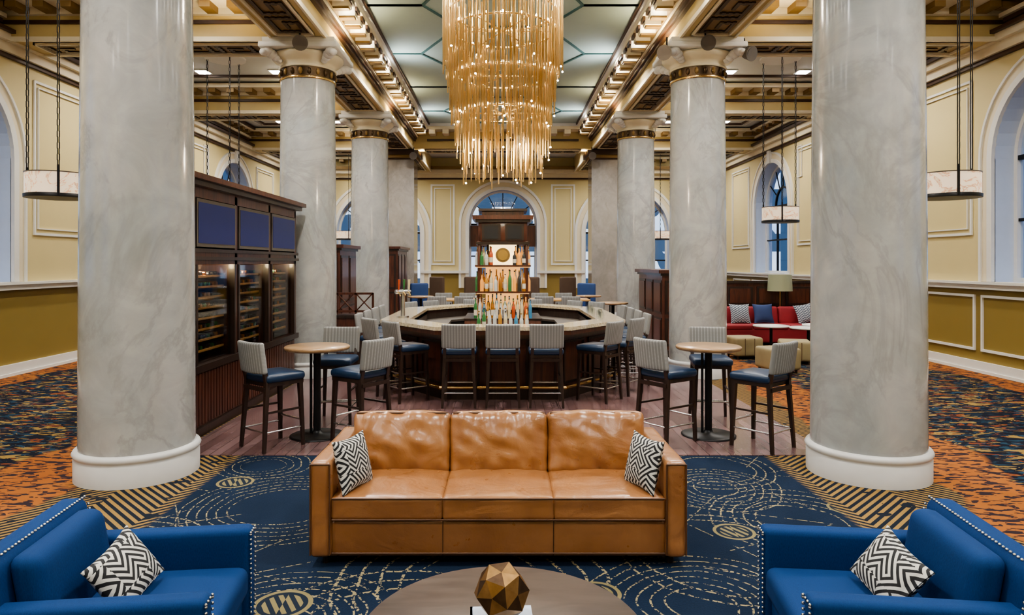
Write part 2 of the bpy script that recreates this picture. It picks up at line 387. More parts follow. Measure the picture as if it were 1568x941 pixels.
for a0,a1 in ((-XW,-6.9),(-3.4,-1.41),(1.41,3.4),(6.9,XW)): pbox(b,P,a0,a1,-.12,.01,RAIL-.06,RAIL+.05,'trim_white')
b.obj('trim_3')
b=MB(); pbox(b,P,-XW,XW,-.04,.01,0,.2,'trim_white'); b.obj('baseboard_far')
b=MB(); b.box(-XW,XW,YB-.3,YB,0,WH,'wall_up'); b.obj('wall_back')

# ------------------------------------------------------------ ceiling
b=MB()
b.box(-2.95,2.95,YB,ZP-.4,6.45,6.55,'ceil_grey'); b.box(-2.95,2.95,ZP+.4,YF,6.3,6.4,'ceil_white')
for sd in (-1,1): b.box(*sorted((sd*3.85,sd*XW)),YB,YF,6.35,6.45,'ceil_white')
b.obj('ceiling')
b=MB()
KEY=["11111110","10000010","10111010","10100010","10111111"]
def key_panel(b,u0,u1,w0,w1,z,T_):
    b.box(u0,u1,w0,w1,z-.012,z+.01,'gold_paint',T=T_)
    for a in (w0,w1-.035): b.box(u0,u1,a,a+.035,z-.05,z,'cream',T=T_)
    for a in (u0,u1-.035): b.box(a,a+.035,w0,w1,z-.05,z,'cream',T=T_)
    cs=(w1-w0-.14)/5; nu=int((u1-u0-.14)/cs)
    for r in range(5):
        c=0
        while c<nu:
            if KEY[r][c%8]=='1':
                e=c
                while e<nu and KEY[r][e%8]=='1': e+=1
                b.box(u0+.07+c*cs,u0+.07+e*cs,w0+.07+r*cs+cs*.22,w0+.07+r*cs+cs*.78,z-.035,z,'bronze',T=T_)
                c=e
            else: c+=1
    for r in range(4):
        for c in range(nu):
            if KEY[r][c%8]=='1' and KEY[r+1][c%8]=='1':
                b.box(u0+.07+c*cs+cs*.22,u0+.07+c*cs+cs*.78,w0+.07+r*cs+cs*.5,w0+.07+(r+1)*cs+cs*.5,z-.034,z,'bronze',T=T_)
ys=[Z1-BAY]+ZC+[ZP]
edges=[YB]+ys+[YF]
for sd in (-1,1):
    b.box(*sorted((sd*2.95,sd*3.85)),YB,YF,HB,6.5,'beam')
    for i in range(len(edges)-1):
        a0=edges[i]+.75; a1=edges[i+1]-.75
        if a1-a0>.8: key_panel(b,a0,a1,*sorted((sd*3.08,sd*3.72)),HB,lambda u,w,z:(w,u,z))
    for xx in (2.93,3.83): b.box(*sorted((sd*xx,sd*(xx+.04))),YB,YF,HB-.03,HB+.05,'cream')
    for yy in ys:
        b.box(*sorted((sd*3.85,sd*XW)),yy-.42,yy+.42,HB,6.5,'beam')
        key_panel(b,*sorted((sd*4.1,sd*8.0)),yy-.3,yy+.3,HB,lambda u,w,z:(u,w,z))
        for e in (-.44,.40): b.box(*sorted((sd*3.85,sd*XW)),yy+e,yy+e+.04,HB-.03,HB+.05,'cream')
        for e in (-.46,.42): b.box(*sorted((sd*3.85,sd*XW)),yy+e,yy+e+.04,HB+.26,HB+.32,'brown_bead')
        b.box(*sorted((sd*3.85,sd*XW)),yy-.52,yy+.52,6.1,6.22,'cream')
b.box(-2.95,2.95,ZP-.42,ZP+.42,HB+.02,6.5,'beam'); key_panel(b,-2.6,2.6,ZP-.3,ZP+.3,HB+.02,lambda u,w,z:(u,w,z))
b.obj('ceiling_beams')
b=MB()
for sd in (-1,1):
    def s(a0,a1,y0,y1,z0,z1,m): b.box(*sorted((sd*a0,sd*a1)),y0,y1,z0,z1,m)
    y1=ZP-.42
    s(2.88,2.96,YB,y1,5.96,6.02,'brown_bead'); s(2.84,2.96,YB,y1,6.02,6.09,'brown_bead'); s(2.80,2.96,YB,y1,6.09,6.12,'cream')
    s(2.45,2.96,YB,y1,6.27,6.36,'cream'); s(2.40,2.96,YB,y1,6.36,6.46,'trim_white'); s(2.36,2.42,YB,y1,6.40,6.47,'brown_bead')
    s(2.78,2.96,YB,y1,6.12,6.27,'gold_paint')
    y=YB+.2; k=0
    while y<y1-.2:
        s(2.50,2.8,y,y+.2,6.13,6.28,'cream'); s(2.52,2.78,y+.03,y+.17,6.10,6.14,'gold_paint')
        s(2.46,2.50,y-.02,y+.22,6.20,6.27,'brown_bead')
        s(2.57,2.69,y+.26,y+.38,6.245,6.275,'downlight' if k%2==0 else 'brass')
        y+=.44; k+=1
    for i in range(len(edges)-1):
        a0=edges[i]+(.52 if i else 0); a1=edges[i+1]-(.52 if i<len(edges)-2 else 0)
        for (xa,xb,dr) in ((3.85,4.0,1),(XW,XW-.15,-1)):
            s(xa,xb,a0,a1,5.96,6.03,'brown_bead'); s(xa,xa+dr*.45,a0,a1,6.2,6.3,'cream'); s(xa,xa+dr*.22,a0,a1,6.03,6.1,'cream')
            y=a0+.15
            while y<a1-.3: s(xa,xa+dr*.40,y,y+.18,6.1,6.21,'gold_paint'); y+=.45
        x=4.3
        while x<8.0:
            s(x,x+.18,a0,a0+.34,6.1,6.21,'gold_paint'); s(x,x+.18,a1-.34,a1,6.1,6.21,'gold_paint'); x+=.45
        s(4.0,XW,a0,a0+.4,6.2,6.3,'cream'); s(4.0,XW,a1-.4,a1,6.2,6.3,'cream')
        s(4.3,4.34,a0+.4,a1-.4,6.24,6.32,'brown_bead'); s(8.0,8.04,a0+.4,a1-.4,6.24,6.32,'brown_bead')
        m0,m1=a0+.75,a1-.75
        if m1>m0:
            for w_ in (0,.14): 
                c='brown_bead' if w_ else 'trim_white'
                s(4.65+w_,4.70+w_,m0+w_,m1-w_,6.30,6.36,c); s(7.65-w_,7.70-w_,m0+w_,m1-w_,6.30,6.36,c)
                s(4.65+w_,7.70-w_,m0+w_,m0+w_+.05,6.30,6.36,c); s(4.65+w_,7.70-w_,m1-w_-.05,m1-w_,6.30,6.36,c)
            for xx in (5.2,6.9):
                for yy in (m0+.5,m1-.5):
                    s(xx-.16,xx+.16,yy-.16,yy+.16,6.325,6.355,'trim_white'); s(xx-.12,xx+.12,yy-.12,yy+.12,6.31,6.33,'downlight')
    s(XW-.06,XW,YB,YF,5.45,5.52,'brown_bead'); s(XW-.12,XW,YB,YF,5.52,5.68,'cream'); s(XW-.22,XW,YB,YF,5.68,5.80,'cream'); s(XW-.3,XW,YB,YF,5.80,5.86,'brown_bead')
b.box(-XW,XW,YF-.06,YF,5.40,5.47,'brown_bead'); b.box(-XW,XW,YF-.12,YF,5.47,5.62,'cream'); b.box(-XW,XW,YF-.3,YF,5.62,5.78,'cream'); b.box(-XW,XW,YF-.4,YF,5.78,5.9,'gold_paint')
yy=ZP-.42
b.box(-2.5,2.5,yy-.08,yy,5.96,6.02,'brown_bead'); b.box(-2.45,2.45,yy-.5,yy,6.27,6.36,'cream'); b.box(-2.4,2.4,yy-.55,yy,6.36,6.46,'trim_white')
x=-2.4
while x<2.3: b.box(x,x+.2,yy-.45,yy,6.13,6.28,'cream'); x+=.44
b.obj('trim_4')
b=MB()
def strip(p,q,w=.045,z=6.45):
    p=Vector((p[0],p[1],0));q=Vector((q[0],q[1],0));d=(q-p).normalized();nn=Vector((-d.y,d.x,0))*w/2
    vs=[]
    for zz_ in (z-.025,z+.005):
        for a in (p-nn,p+nn,q+nn,q-nn): vs.append((a.x,a.y,zz_))
    b.add(vs,[(0,1,2,3),(4,7,6,5),(0,4,5,1),(1,5,6,2),(2,6,7,3),(3,7,4,0)],'ceil_line')
for yc in (Z1-BAY*1.5,Z1-BAY/2,Z1+BAY/2,Z1+BAY*1.5,Z1+BAY*2.5):
    hx=[(1.75,yc),(.85,yc+1.7),(-.85,yc+1.7),(-1.75,yc),(-.85,yc-1.7),(.85,yc-1.7)]
    for i in range(6): strip(hx[i],hx[(i+1)%6])
    strip((1.75,yc),(2.36,yc)); strip((-1.75,yc),(-2.36,yc))
    for sx in (-1,1):
        for sy in (-1,1): strip((sx*.85,yc+sy*1.7),(sx*1.4,yc+sy*BAY/2)); strip((sx*1.4,yc+sy*BAY/2),(sx*2.36,yc+sy*BAY/2))
b.obj('trim_5')

# ------------------------------------------------------------ columns
b=MB()
b.lathe([(.525,0),(.525,.19),(.515,.20),(.525,.215),(.538,.24),(.525,.265),(.50,.275)],0,0,'plinth',48)
b.lathe([(.49,.275),(.487,.9),(.484,2),(.476,3),(.468,4),(.458,5.06)],0,0,'marble',48)
b.lathe([(.47,5.06),(.482,5.08),(.47,5.10)],0,0,'brass',40)
b.lathe([(.462,5.10),(.462,5.26)],0,0,'bronze',40)
b.lathe([(.475,5.26),(.49,5.28),(.475,5.30)],0,0,'cream',40)
for i in range(20):
    t=2*pi*i/20; c,s_=math.cos(t),math.sin(t)
    b.sphere((c*.462,s_*.462,5.18),.038,'gold_paint' if i%2 else 'bronze',6,4,1.6)
b.lathe([(.47,5.30),(.47,5.34),(.50,5.37),(.56,5.41),(.60,5.45),(.61,5.49),(.58,5.51)],0,0,'cream',40)
b.rbox(0,0,5.565,1.30,1.30,.09,.015,'trim_white',3); b.rbox(0,0,5.65,1.20,1.20,.10,.01,'trim_white',3)
for sx in (-1,1):
    for sy in (-1,1):
        R=Matrix.Rotation(math.atan2(sy,sx),3,'Z')
        for r_,z_,w_ in ((.54,5.36,.10),(.60,5.40,.13),(.67,5.44,.16),(.75,5.47,.17),(.81,5.45,.13)):
            p=R@Vector((r_,0,0)); b.sphere((p.x,p.y,z_),w_*.6,'trim_white',8,6,.8)
o=b.obj('marble_column',(-XC,ZC[0],0),0); me=o.data
for i,(x_,y_) in enumerate([(XC,ZC[0]),(-XC,ZC[1]),(XC,ZC[1]),(-XC,ZC[2]),(XC,ZC[2]),(-XC,ZC[0]-BAY),(XC,ZC[0]-BAY)]):
    place(me,'marble_column',(x_,y_,0),(pi/2)*(i+1))
b=MB(); b.rbox(0,0,.16,1.1,1.1,.3,.02,'plinth',3); b.box(-.47,.47,-.47,.47,.3,5.35,'marble_pier')
b.box(-.5,.5,-.5,.5,5.35,5.4,'brown_bead'); b.box(-.55,.55,-.55,.55,5.4,5.50,'gold_paint'); b.box(-.62,.62,-.62,.62,5.50,5.65,'brown_bead')
o=b.obj('square_pier',(-3.4,ZP,0)); place(o.data,'square_pier',(3.4,ZP,0))

# ------------------------------------------------------------ chandelier
b=MB()
b.cyl((0,0,6.36),(0,0,6.45),.35,.4,'brass',32); b.cyl((0,0,5.6),(0,0,6.4),.03,.03,'brass',10)
def hoop(r,z,m='rod_gold',w=.013):
    pts=[(r*math.cos(2*pi*i/48),r*math.sin(2*pi*i/48),z) for i in range(48)]
    b.tube(pts,w,m,6,True)
tiers=[(.80,6.1,4.45,.45,76,1),(.74,5.6,4.15,.4,40,0),(.71,5.3,3.95,.45,54,1),(.69,5.05,3.72,.45,60,1),(.64,4.75,3.5,.4,48,0),(.62,4.45,3.30,.35,56,1),(.54,4.2,3.2,.35,36,0),(.53,3.95,2.98,.32,48,1),(.38,3.75,2.98,.25,22,0)]
for (r,zt,zb,var,nn,hp) in tiers:
    if hp: hoop(r,zt)
    for i in range(nn):
        t=2*pi*(i+random.random()*.3)/nn; x_=r*math.cos(t);y_=r*math.sin(t)
        z0=zb+random.random()*var; z1=zt-random.random()*.12
        b.cyl((x_,y_,z0),(x_,y_,z1),.009,.009,'rod_gold',6)
        if i%9==0: b.sphere((x_,y_,z0-.010),.012,'bulb',6,4)
        if i%3==0 and hp: b.sphere((x_*1.02,y_*1.02,zt+.02),.016,'bulb',6,4)
for t in range(6):
    a=t*pi/3
    for (r,z) in ((.80,6.1),(.69,5.05),(.62,4.45),(.53,3.95)):
        b.cyl((0,0,z),(r*math.cos(a),r*math.sin(a),z),.01,.01,'rod_gold',6)
b.cyl((0,0,3.9),(0,0,5.7),.02,.02,'rod_gold',8)
b.obj('chandelier',(0,9.2,0))

# ------------------------------------------------------------ pendants
b=MB(); R_=.37
b.lathe([(R_,0),(R_,.30)],0,0,'alabaster',40)
b.lathe([(.001,.02),(R_-.01,.02)],0,0,'alabaster_glow',40); b.lathe([(R_+.012,-.03),(R_+.015,.015),(R_+.005,.02)],0,0,'black_metal',40); b.lathe([(R_+.006,.29),(R_+.006,.305)],0,0,'grey_metal',40)
hz=6.35-2.84
for k in range(3):
    a=k*2*pi/3+math.radians(185); x_=R_*math.cos(a)*1.02; y_=R_*math.sin(a)*1.02
    b.box(x_-.012,x_+.012,y_-.012,y_+.012,-.03,.38,'black_metal')
    z=.36; j=0
    while z<hz-.05:
        d=.015
        if j%2: b.cyl((x_-d,y_,z),(x_-d,y_,z+.08),.0065,.0065,'black_metal',4);b.cyl((x_+d,y_,z),(x_+d,y_,z+.08),.0065,.0065,'black_metal',4)
        else: b.cyl((x_,y_-d,z),(x_,y_-d,z+.08),.0065,.0065,'black_metal',4);b.cyl((x_,y_+d,z),(x_,y_+d,z+.08),.0065,.0065,'black_metal',4)
        z+=.075; j+=1
b.cyl((0,0,hz-.04),(0,0,hz),.42,.42,'trim_white',24)
pm=None
for yc in (Z1-BAY/2,Z1+BAY/2,Z1+1.5*BAY,Z1+2.5*BAY,25.9):
    for sd in (-1,1):
        if pm is None: pm=b.obj('pendant_light',(sd*5.97,yc,2.84)).data
        else: place(pm,'pendant_light',(sd*5.97,yc,2.84),0 if sd<0 else pi+.15)

# ------------------------------------------------------------ sofa
def wr(amp,sc,seed,bul=(0,0,0),half=(1,1,1),fold=0):
    def f(P):
        v=Vector((P[0]*sc+seed,P[1]*sc,P[2]*sc+seed*.7))
        nn=noise.noise(v)*amp+noise.noise(v*2.3)*amp*.5
        q=Vector(P)
        for a in range(3):
            if bul[a]:
                o=[i for i in range(3) if i!=a]
                k=1
                for i in o: k*=max(0,1-(abs(P[i])/half[i])**2.2)
                q[a]+=math.copysign(bul[a]*k,P[a]) if abs(P[a])>half[a]*.3 else 0
        if fold and P[1]<0:
            e=min(1,(abs(P[2])/half[2])**1.2+.25)
            q[1]-=fold*e*noise.noise(Vector((P[0]*14+seed,P[2]*4,seed)))
            q[1]-=fold*.6*noise.noise(Vector((P[0]*7+P[2]*9,P[2]*7-P[0]*3,seed+4)))
        L=q.length or 1
        return q+q/L*nn
    return f
b=MB(); W=2.42; D=.95; w2=W/2
b.rbox(0,0,.175,W-.04,D-.06,.23,.02,'leather_tan',6)
for sx in (-1,1):
    b.rbox(sx*(w2-.07),0,.37,.14,D,.62,.035,'leather_tan',16,fn=wr(.006,6,sx*3.1))
    pts=[(sx*(w2-.008),-D/2-.001,.08),(sx*(w2-.008),-D/2-.001,.66),(sx*(w2-.132),-D/2-.001,.66),(sx*(w2-.132),-D/2-.001,.08)]
    b.tube(pts,.006,'seam',6)
b.rbox(0,D/2-.09,.43,W-.26,.17,.66,.04,'leather_tan',10)
cw=(W-.28)/3
Rm=Matrix.Rotation(math.radians(-13),3,'X')
for k in (-1,0,1):
    b.rbox(k*cw,-.09,.372,cw+.006,.76,.15,.024,'leather_tan',24,fn=wr(.006,5,k*7.7+2,(0,0,.024),(cw/2,.38,.075)))
    b.rbox(k*cw,.235,.615,cw+.004,.21,.45,.05,'leather_tan',40,fn=wr(.008,6,k*5.3+9,(0,.055,.012),(cw/2,.105,.225),fold=.028),R=Rm)
    for (za) in (-.21,.215):
        pts=[tuple(Rm@Vector((k*cw-cw/2+.02+(cw-.04)*i/10,-.082,za))+Vector((0,.235,.615))) for i in range(11)]
        b.tube(pts,.006,'seam',6)
for zz_ in (.305,.44): b.tube([(-w2+.145,-.472,zz_),(w2-.145,-.472,zz_)],.006,'seam',6)
for xx in (-cw/2,cw/2): b.tube([(xx,-D/2+.028,.07),(xx,-D/2+.028,.29)],.003,'seam',6)
b.tube([(-w2+.14,-D/2+.02,.085),(w2-.14,-D/2+.02,.085)],.006,'seam',6)
for sx in (-1,1):
    for sy in (-1,1): b.cyl((sx*(w2-.09),sy*(D/2-.09),0),(sx*(w2-.09),sy*(D/2-.09),.10),.022,.032,'wood_dark',10)
b.obj('leather_sofa',(-.03,4.86,0))
def pillow(sx_,sy_,th,mat,n=18):
    b=MB(); vs=[];fs=[]
    for sg in (1,-1):
        for i in range(n+1):
            for j in range(n+1):
                u=2*i/n-1;v=2*j/n-1
                t=((1-abs(u)**2.4)*(1-abs(v)**2.4))**.55 if abs(u)<1 and abs(v)<1 else 0
                pin=1-.08*(abs(u)**2*(1-abs(v)**2)); pv=1-.08*(abs(v)**2*(1-abs(u)**2))
                vs.append((u*sx_/2*pin*(1+.03*abs(u*v)),v*sy_/2*pv*(1+.03*abs(u*v)),sg*(th/2*t+.004)))
    N=(n+1)**2
    for i in range(n):
        for j in range(n):
            a=i*(n+1)+j; fs.append((a,a+n+1,a+n+2,a+1)); fs.append((N+a,N+a+1,N+a+n+2,N+a+n+1))
    for i in range(n):
        for (a,c) in ((i*(n+1),(i+1)*(n+1)),(i*(n+1)+n,(i+1)*(n+1)+n),(i,i+1),(n*(n+1)+i,n*(n+1)+i+1)): fs.append((a,c,N+c,N+a))
    b.add(vs,fs,mat,True); return b
def pmesh(*a):
    o=pillow(*a).obj('throw_pillow'); m=o.data; bpy.data.objects.remove(o); return m
pme=pmesh(.34,.34,.12,'pillow_pattern'); pml=pmesh(.35,.27,.12,'pillow_pattern')
def pil(me_,x,y,z,tilt,face,roll=0,name='throw_pillow'):
    R=Matrix.Rotation(math.radians(face),4,'Z')@Matrix.Rotation(math.radians(90-tilt),4,'X')@Matrix.Rotation(math.radians(roll),4,'Z')
    o=place(me_,name,(x,y,z)); o.rotation_euler=R.to_euler(); return o
pil(pme,-1.0,4.58,.62,14,68,0); pil(pme,.94,4.58,.62,14,-68,0)
# ------------------------------------------------------------ armchairs
b=MB(); W=.84; D=.86; w2=W/2
b.rbox(0,0,.21,W-.06,D-.08,.20,.02,'fabric_blue',6)
for sx in (-1,1):
    b.rbox(sx*(w2-.055),-.0,.37,.11,D,.50,.03,'fabric_blue',12)
def backf(P):
    return (P[0],P[1]+ .10*((P[2]+.36)/.72)**1.2 if P[2]>-.36 else P[1],P[2])
b.rbox(0,D/2-.09,.455,W-.02,.13,.67,.04,'fabric_blue',14,fn=backf)
b.rbox(0,D/2-.20,.565,W-.24,.13,.42,.05,'fabric_blue',14,fn=lambda P:(P[0],P[1]+.08*(P[2]+.23)/.46,P[2]))
b.rbox(0,-.10,.375,W-.225,.66,.15,.045,'fabric_blue',14,fn=wr(.003,5,2,(0,0,.02),(.3,.33,.075)))
def nails(p,q,sp=.024):
    p=Vector(p);q=Vector(q);k=int((q-p).length/sp)
    for i in range(k+1): b.sphere(tuple(p.lerp(q,i/k)),.0072,'steel',6,4)
for sx in (-1,1):
    for e in (.012,.098): nails((sx*(w2-e),-D/2-.001,.13),(sx*(w2-e),-D/2-.001,.59))
    nails((sx*(w2-.012),-D/2-.001,.60),(sx*(w2-.098),-D/2-.001,.60))
    nails((sx*(w2+.001),-D/2+.03,.13),(sx*(w2+.001),D/2-.1,.13))
    nails((sx*(w2-.012),D/2-.155,.30),(sx*(w2-.012),D/2-.06,.75)); nails((sx*(w2-.012),D/2+.02,.4),(sx*(w2-.012),D/2+.06,.76))
nails((-w2+.03,D/2-.05,.792),(w2-.03,D/2-.05,.792))
for sx in (-1,1):
    for sy in (-1,1): b.cyl((sx*(w2-.09),sy*(D/2-.09),0),(sx*(w2-.09),sy*(D/2-.09),.12),.018,.028,'wood_dark',10)
o=b.obj('armchair',(-1.65,3.06,0),math.radians(97)); place(o.data,'armchair',(1.69,3.06,0),math.radians(-97))
pil(pml,-1.68,3.05,.58,34,84,12); pil(pml,1.72,3.05,.58,34,-84,-12)
# ------------------------------------------------------------ coffee table + decor
b=MB(); b.lathe([(.001,.385),(.56,.385),(.59,.39),(.60,.40),(.60,.415),(.59,.425),(.001,.425)],0,0,'coffee_top',72)
b.lathe([(.545,.33),(.545,.385)],0,0,'wood_dark',48)
for k in range(4):
    a=pi/4+k*pi/2; b.cyl((.42*math.cos(a),.42*math.sin(a),0),(.46*math.cos(a),.46*math.sin(a),.385),.022,.03,'wood_dark',10)
b.ring([(.44*math.cos(2*pi*i/32),.44*math.sin(2*pi*i/32)) for i in range(32)],[(.40*math.cos(2*pi*i/32),.40*math.sin(2*pi*i/32)) for i in range(32)],.12,.15,'wood_dark')
b.obj('coffee_table',(0,2.86,0))
b=MB(); b.box(-.13,.13,-.10,.10,.0,.012,'trim_white');b.box(-.125,.125,-.095,.095,.012,.042,'label'); b.box(-.13,.13,-.10,.10,.042,.054,'reveal'); b.box(-.13,-.12,-.1,.1,.0,.054,'reveal')
b.obj('decorative_book',(-.005,2.84,.426),.05)
import bmesh
bm=bmesh.new(); bmesh.ops.create_icosphere(bm,subdivisions=1,radius=.118)
b=MB()
rot=Matrix.Rotation(.35,3,'X')@Matrix.Rotation(.5,3,'Z')
vs=[rot@v.co for v in bm.verts]
fc=[(sum((vs[v.index] for v in f.verts),Vector())/3).normalized()*.118 for f in bm.faces]
faces=[]
for v in bm.verts:
    fl=[f.index for f in v.link_faces]; nrm=vs[v.index].normalized(); a=nrm.orthogonal(); c_=nrm.cross(a)
    fl.sort(key=lambda i:math.atan2((fc[i]).dot(c_),(fc[i]).dot(a))); faces.append(tuple(fl))
zmin=min(c.z for c in fc); bm.free()
simple('brass_old',(.34,.20,.08),.35,.9,var=.5,scale=25)
simple('brass_dark',(.10,.06,.035),.4,.9,var=.5,scale=25)
k=0
for f in faces:
    ctr=sum((fc[i] for i in f),Vector())/len(f)*1.08
    for i in range(len(f)):
        k+=1; b.add([tuple(fc[f[i]]),tuple(fc[f[(i+1)%len(f)]]),tuple(ctr)],[(0,1,2)],'brass_dark' if (k*7)%5<2 else 'brass_old')
b.obj('faceted_sculpture',(-.005,2.84,.48-zmin))

# ------------------------------------------------------------ stools & tables
b=MB()
b.rbox(0,0.01,.745,.47,.46,.085,.035,'seat_blue',10,fn=wr(.0,1,0,(0,0,.015),(.235,.23,.04)))
b.box(-.215,.215,-.2,.22,.665,.71,'wood_dark')
Rb=Matrix.Rotation(math.radians(8),3,'X')
b.rbox(0,-.25,.965,.46,.055,.33,.024,'stool_fabric',10,fn=lambda P:(P[0],P[1]-.03*(1-(P[0]/.23)**2),P[2]),R=Rb)
for sx in (-1,1):
    def leg(p,q,r0,r1): b.cyl(p,q,r0,r1,'wood_dark',4,smooth=False)
    leg((sx*.215,.215,0),(sx*.19,.19,.70),.022,.032); leg((sx*.22,-.25,0),(sx*.19,-.20,.70),.022,.032)
    leg((sx*.19,-.20,.70),(sx*.19,-.235,.86),.03,.026)
    leg((sx*.205,.2,.40),(sx*.205,-.225,.40),.014,.014)
    b.cyl((sx*.21,.205,.20),(sx*.21,-.235,.20),.010,.010,'steel',8)
b.cyl((-.21,.205,.27),(.21,.205,.27),.012,.012,'steel',8); b.cyl((-.21,-.232,.20),(.21,-.232,.20),.010,.010,'steel',8)
b.box(-.2,.2,-.24,-.215,.62,.66,'wood_dark')
SB=None
def stool(x,y,fx,fy,name='bar_stool'):
    global SB
    r=math.atan2(fy,fx)-pi/2
    z=.008 if abs(x)<3.3 and y>6.99 else 0
    if SB is None: SB=b.obj(name,(x,y,z),r).data
    else: place(SB,name,(x,y,z),r)
stool(-2.44,7.31,.62,.75); stool(-1.56,7.53,-.80,.55); stool(-2.05,8.46,0,-1)
stool(2.74,7.28,-.62,.75); stool(1.80,7.53,.80,.55); stool(2.56,8.46,-.15,-1)
for x_ in (-.59,.0,.585): stool(x_,9.40,0,1)
for sd in (-1,1):
    stool(sd*1.36,9.76,-sd*.79,.61); stool(sd*1.76,10.28,-sd*.79,.61)
    for y_ in (11.05,11.75,12.45,13.15): stool(sd*2.05,y_,-sd,0)
    stool(sd*1.34,14.64,-sd*.79,-.61); stool(sd*1.74,14.14,-sd*.79,-.61)
for x_ in (-.65,0,.65): stool(x_,15.03,0,-1)
b=MB(); b.lathe([(.001,.965),(.34,.965),(.355,.975),(.36,.99),(.36,1.0),(.35,1.01),(.001,1.01)],0,0,'table_wood',48)
b.lathe([(.30,0),(.30,.012),(.28,.02),(.06,.03),(.045,.06)],0,0,'black_metal',40)
b.cyl((0,0,.05),(0,0,.96),.04,.04,'black_metal',16); b.cyl((-.07,0,.03),(-.07,0,.96),.015,.015,'black_metal',8); b.lathe([(.05,.93),(.2,.965)],0,0,'black_metal',24)
HT=b.obj('high_top_table',(-2.09,7.72,.008)).data; place(HT,'high_top_table',(2.32,7.74,.008))
# ------------------------------------------------------------ bar
octo=[(-.95,9.5),(.95,9.5),(1.92,10.75),(1.92,13.65),(.95,14.9),(-.95,14.9),(-1.92,13.65),(-1.92,10.75)]
def offs(P,d):
    n=len(P); out=[]
    for i in range(n):
        a=Vector(P[i-1]);c=Vector(P[i]);e=Vector(P[(i+1)%n])
        d1=(c-a).normalized();d2=(e-c).normalized();n1=Vector((-d1.y,d1.x));n2=Vector((-d2.y,d2.x))
        bis=(n1+n2).normalized(); out.append(tuple(c+bis*d/max(.3,bis.dot(n1))))
    return out
b=MB()
b.ring(octo,offs(octo,.44),1.01,1.06,'bar_top'); b.ring(offs(octo,.015),offs(octo,.43),.95,1.01,'mahogany')
b.ring(offs(octo,.26),offs(octo,.36),.008,.96,'mahogany'); b.ring(offs(octo,.24),offs(octo,.27),.008,.16,'wood_dark'); b.ring(offs(octo,.22),offs(octo,.27),.86,.94,'wood_dark')
b.ring(offs(octo,.17),offs(octo,.20),.935,.952,'counter_glow')
b.ring(offs(octo,.40),offs(octo,.92),.80,.84,'grey_metal'); b.ring(offs(octo,.40),offs(octo,.90),.1,.80,'black')
b.ring(offs(octo,.38),offs(octo,.43),.84,1.01,'wood_dark')
body=offs(octo,.26)
for i in range(8):
    p=Vector(body[i]);q=Vector(body[(i+1)%8]); L=(q-p).length; d=(q-p)/L; nr=Vector((d.y,-d.x)); k=max(2,round(L/.6))
    for j in range(k):
        a0=L*j/k+.06;a1=L*(j+1)/k-.06
        def TT(u,w,z): r=p+d*u+nr*w; return (r.x,r.y,z)
        for (u0,u1,z0,z1) in ((a0,a1,.22,.25),(a0,a1,.80,.83),(a0,a0+.03,.25,.80),(a1-.03,a1,.25,.80)): b.box(u0,u1,0,.025,z0,z1,'wood_dark',T=TT)
rail=offs(octo,.12)
b.tube([(p[0],p[1],.20) for p in rail],.022,'brass',10,True)
for i in range(8):
    p=Vector(rail[i]);q=Vector(rail[(i+1)%8]); p2=Vector(body[i]);q2=Vector(body[(i+1)%8])
    for t in (.1,.5,.9):
        a=p.lerp(q,t); c=p2.lerp(q2,t); b.cyl((a.x,a.y,.20),(c.x,c.y,.20),.012,.012,'brass',8)
b.obj('octagonal_bar')
def bottle(b,x,y,z,h=.28,r=.036,k=None):
    k=random.randrange(8) if k is None else k
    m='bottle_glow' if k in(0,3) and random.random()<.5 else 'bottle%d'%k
    b.lathe([(r,0),(r,h*.58),(r*.85,h*.66),(r*.36,h*.76),(r*.34,h*.95)],x,y,m,10,cz=z)
    b.cyl((x,y,z+h*.94),(x,y,z+h),r*.4,r*.4,'black' if k%2 else 'brass',8)
    if random.random()<.6: b.lathe([(r*1.02,h*.15),(r*1.02,h*.42)],x,y,'label',10,cz=z)
b=MB(); cy=12.2
b.rbox(0,cy,.5,1.3,1.3,1.0,.02,'mahogany',3); b.box(-.66,.66,cy-.66,cy+.66,.985,1.01,'wood_dark')
b.box(-.42,.42,cy-.42,cy+.42,1.01,1.14,'mahogany')
for (z_,w_) in ((1.46,.47),(1.91,.48)):
    b.box(-w_,w_,cy-w_,cy+w_,z_-.03,z_,'mahogany'); b.box(-w_+.02,w_-.02,cy-w_+.02,cy+w_-.02,z_-.045,z_-.03,'backlit')
for sx in (-1,1):
    for sy in (-1,1): b.rbox(sx*.41,cy+sy*.41,1.72,.05,.05,1.2,.008,'mahogany',3)
b.box(-.30,.30,cy-.2,cy+.2,1.14,1.9,'backlit'); b.box(-.24,.24,cy-.2,cy+.2,1.91,2.26,'backlit_hot')
b.box(-.2,.2,cy-.30,cy+.30,1.14,1.9,'backlit')
for sx in (-1,1): b.box(sx*.26-.02,sx*.26+.02,cy-.22,cy+.22,1.91,2.26,'wood_dark'); 
b.rbox(0,cy,2.47,.84,.84,.38,.01,'mahogany',3)
for sx in (-.2,.2): 
    b.box(sx-.16,sx+.16,cy-.435,cy-.42,2.33,2.61,'wood_dark'); b.box(sx-.12,sx+.12,cy-.445,cy-.43,2.36,2.58,'black')
b.box(-.46,.46,cy-.46,cy+.46,2.26,2.31,'wood_dark'); b.box(-.47,.47,cy-.47,cy+.47,2.64,2.69,'wood_dark'); b.box(-.52,.52,cy-.52,cy+.52,2.69,2.76,'mahogany'); b.box(-.36,.36,cy-.36,cy+.36,2.76,2.84,'mahogany'); b.box(-.42,.42,cy-.42,cy+.42,2.84,2.88,'wood_dark')
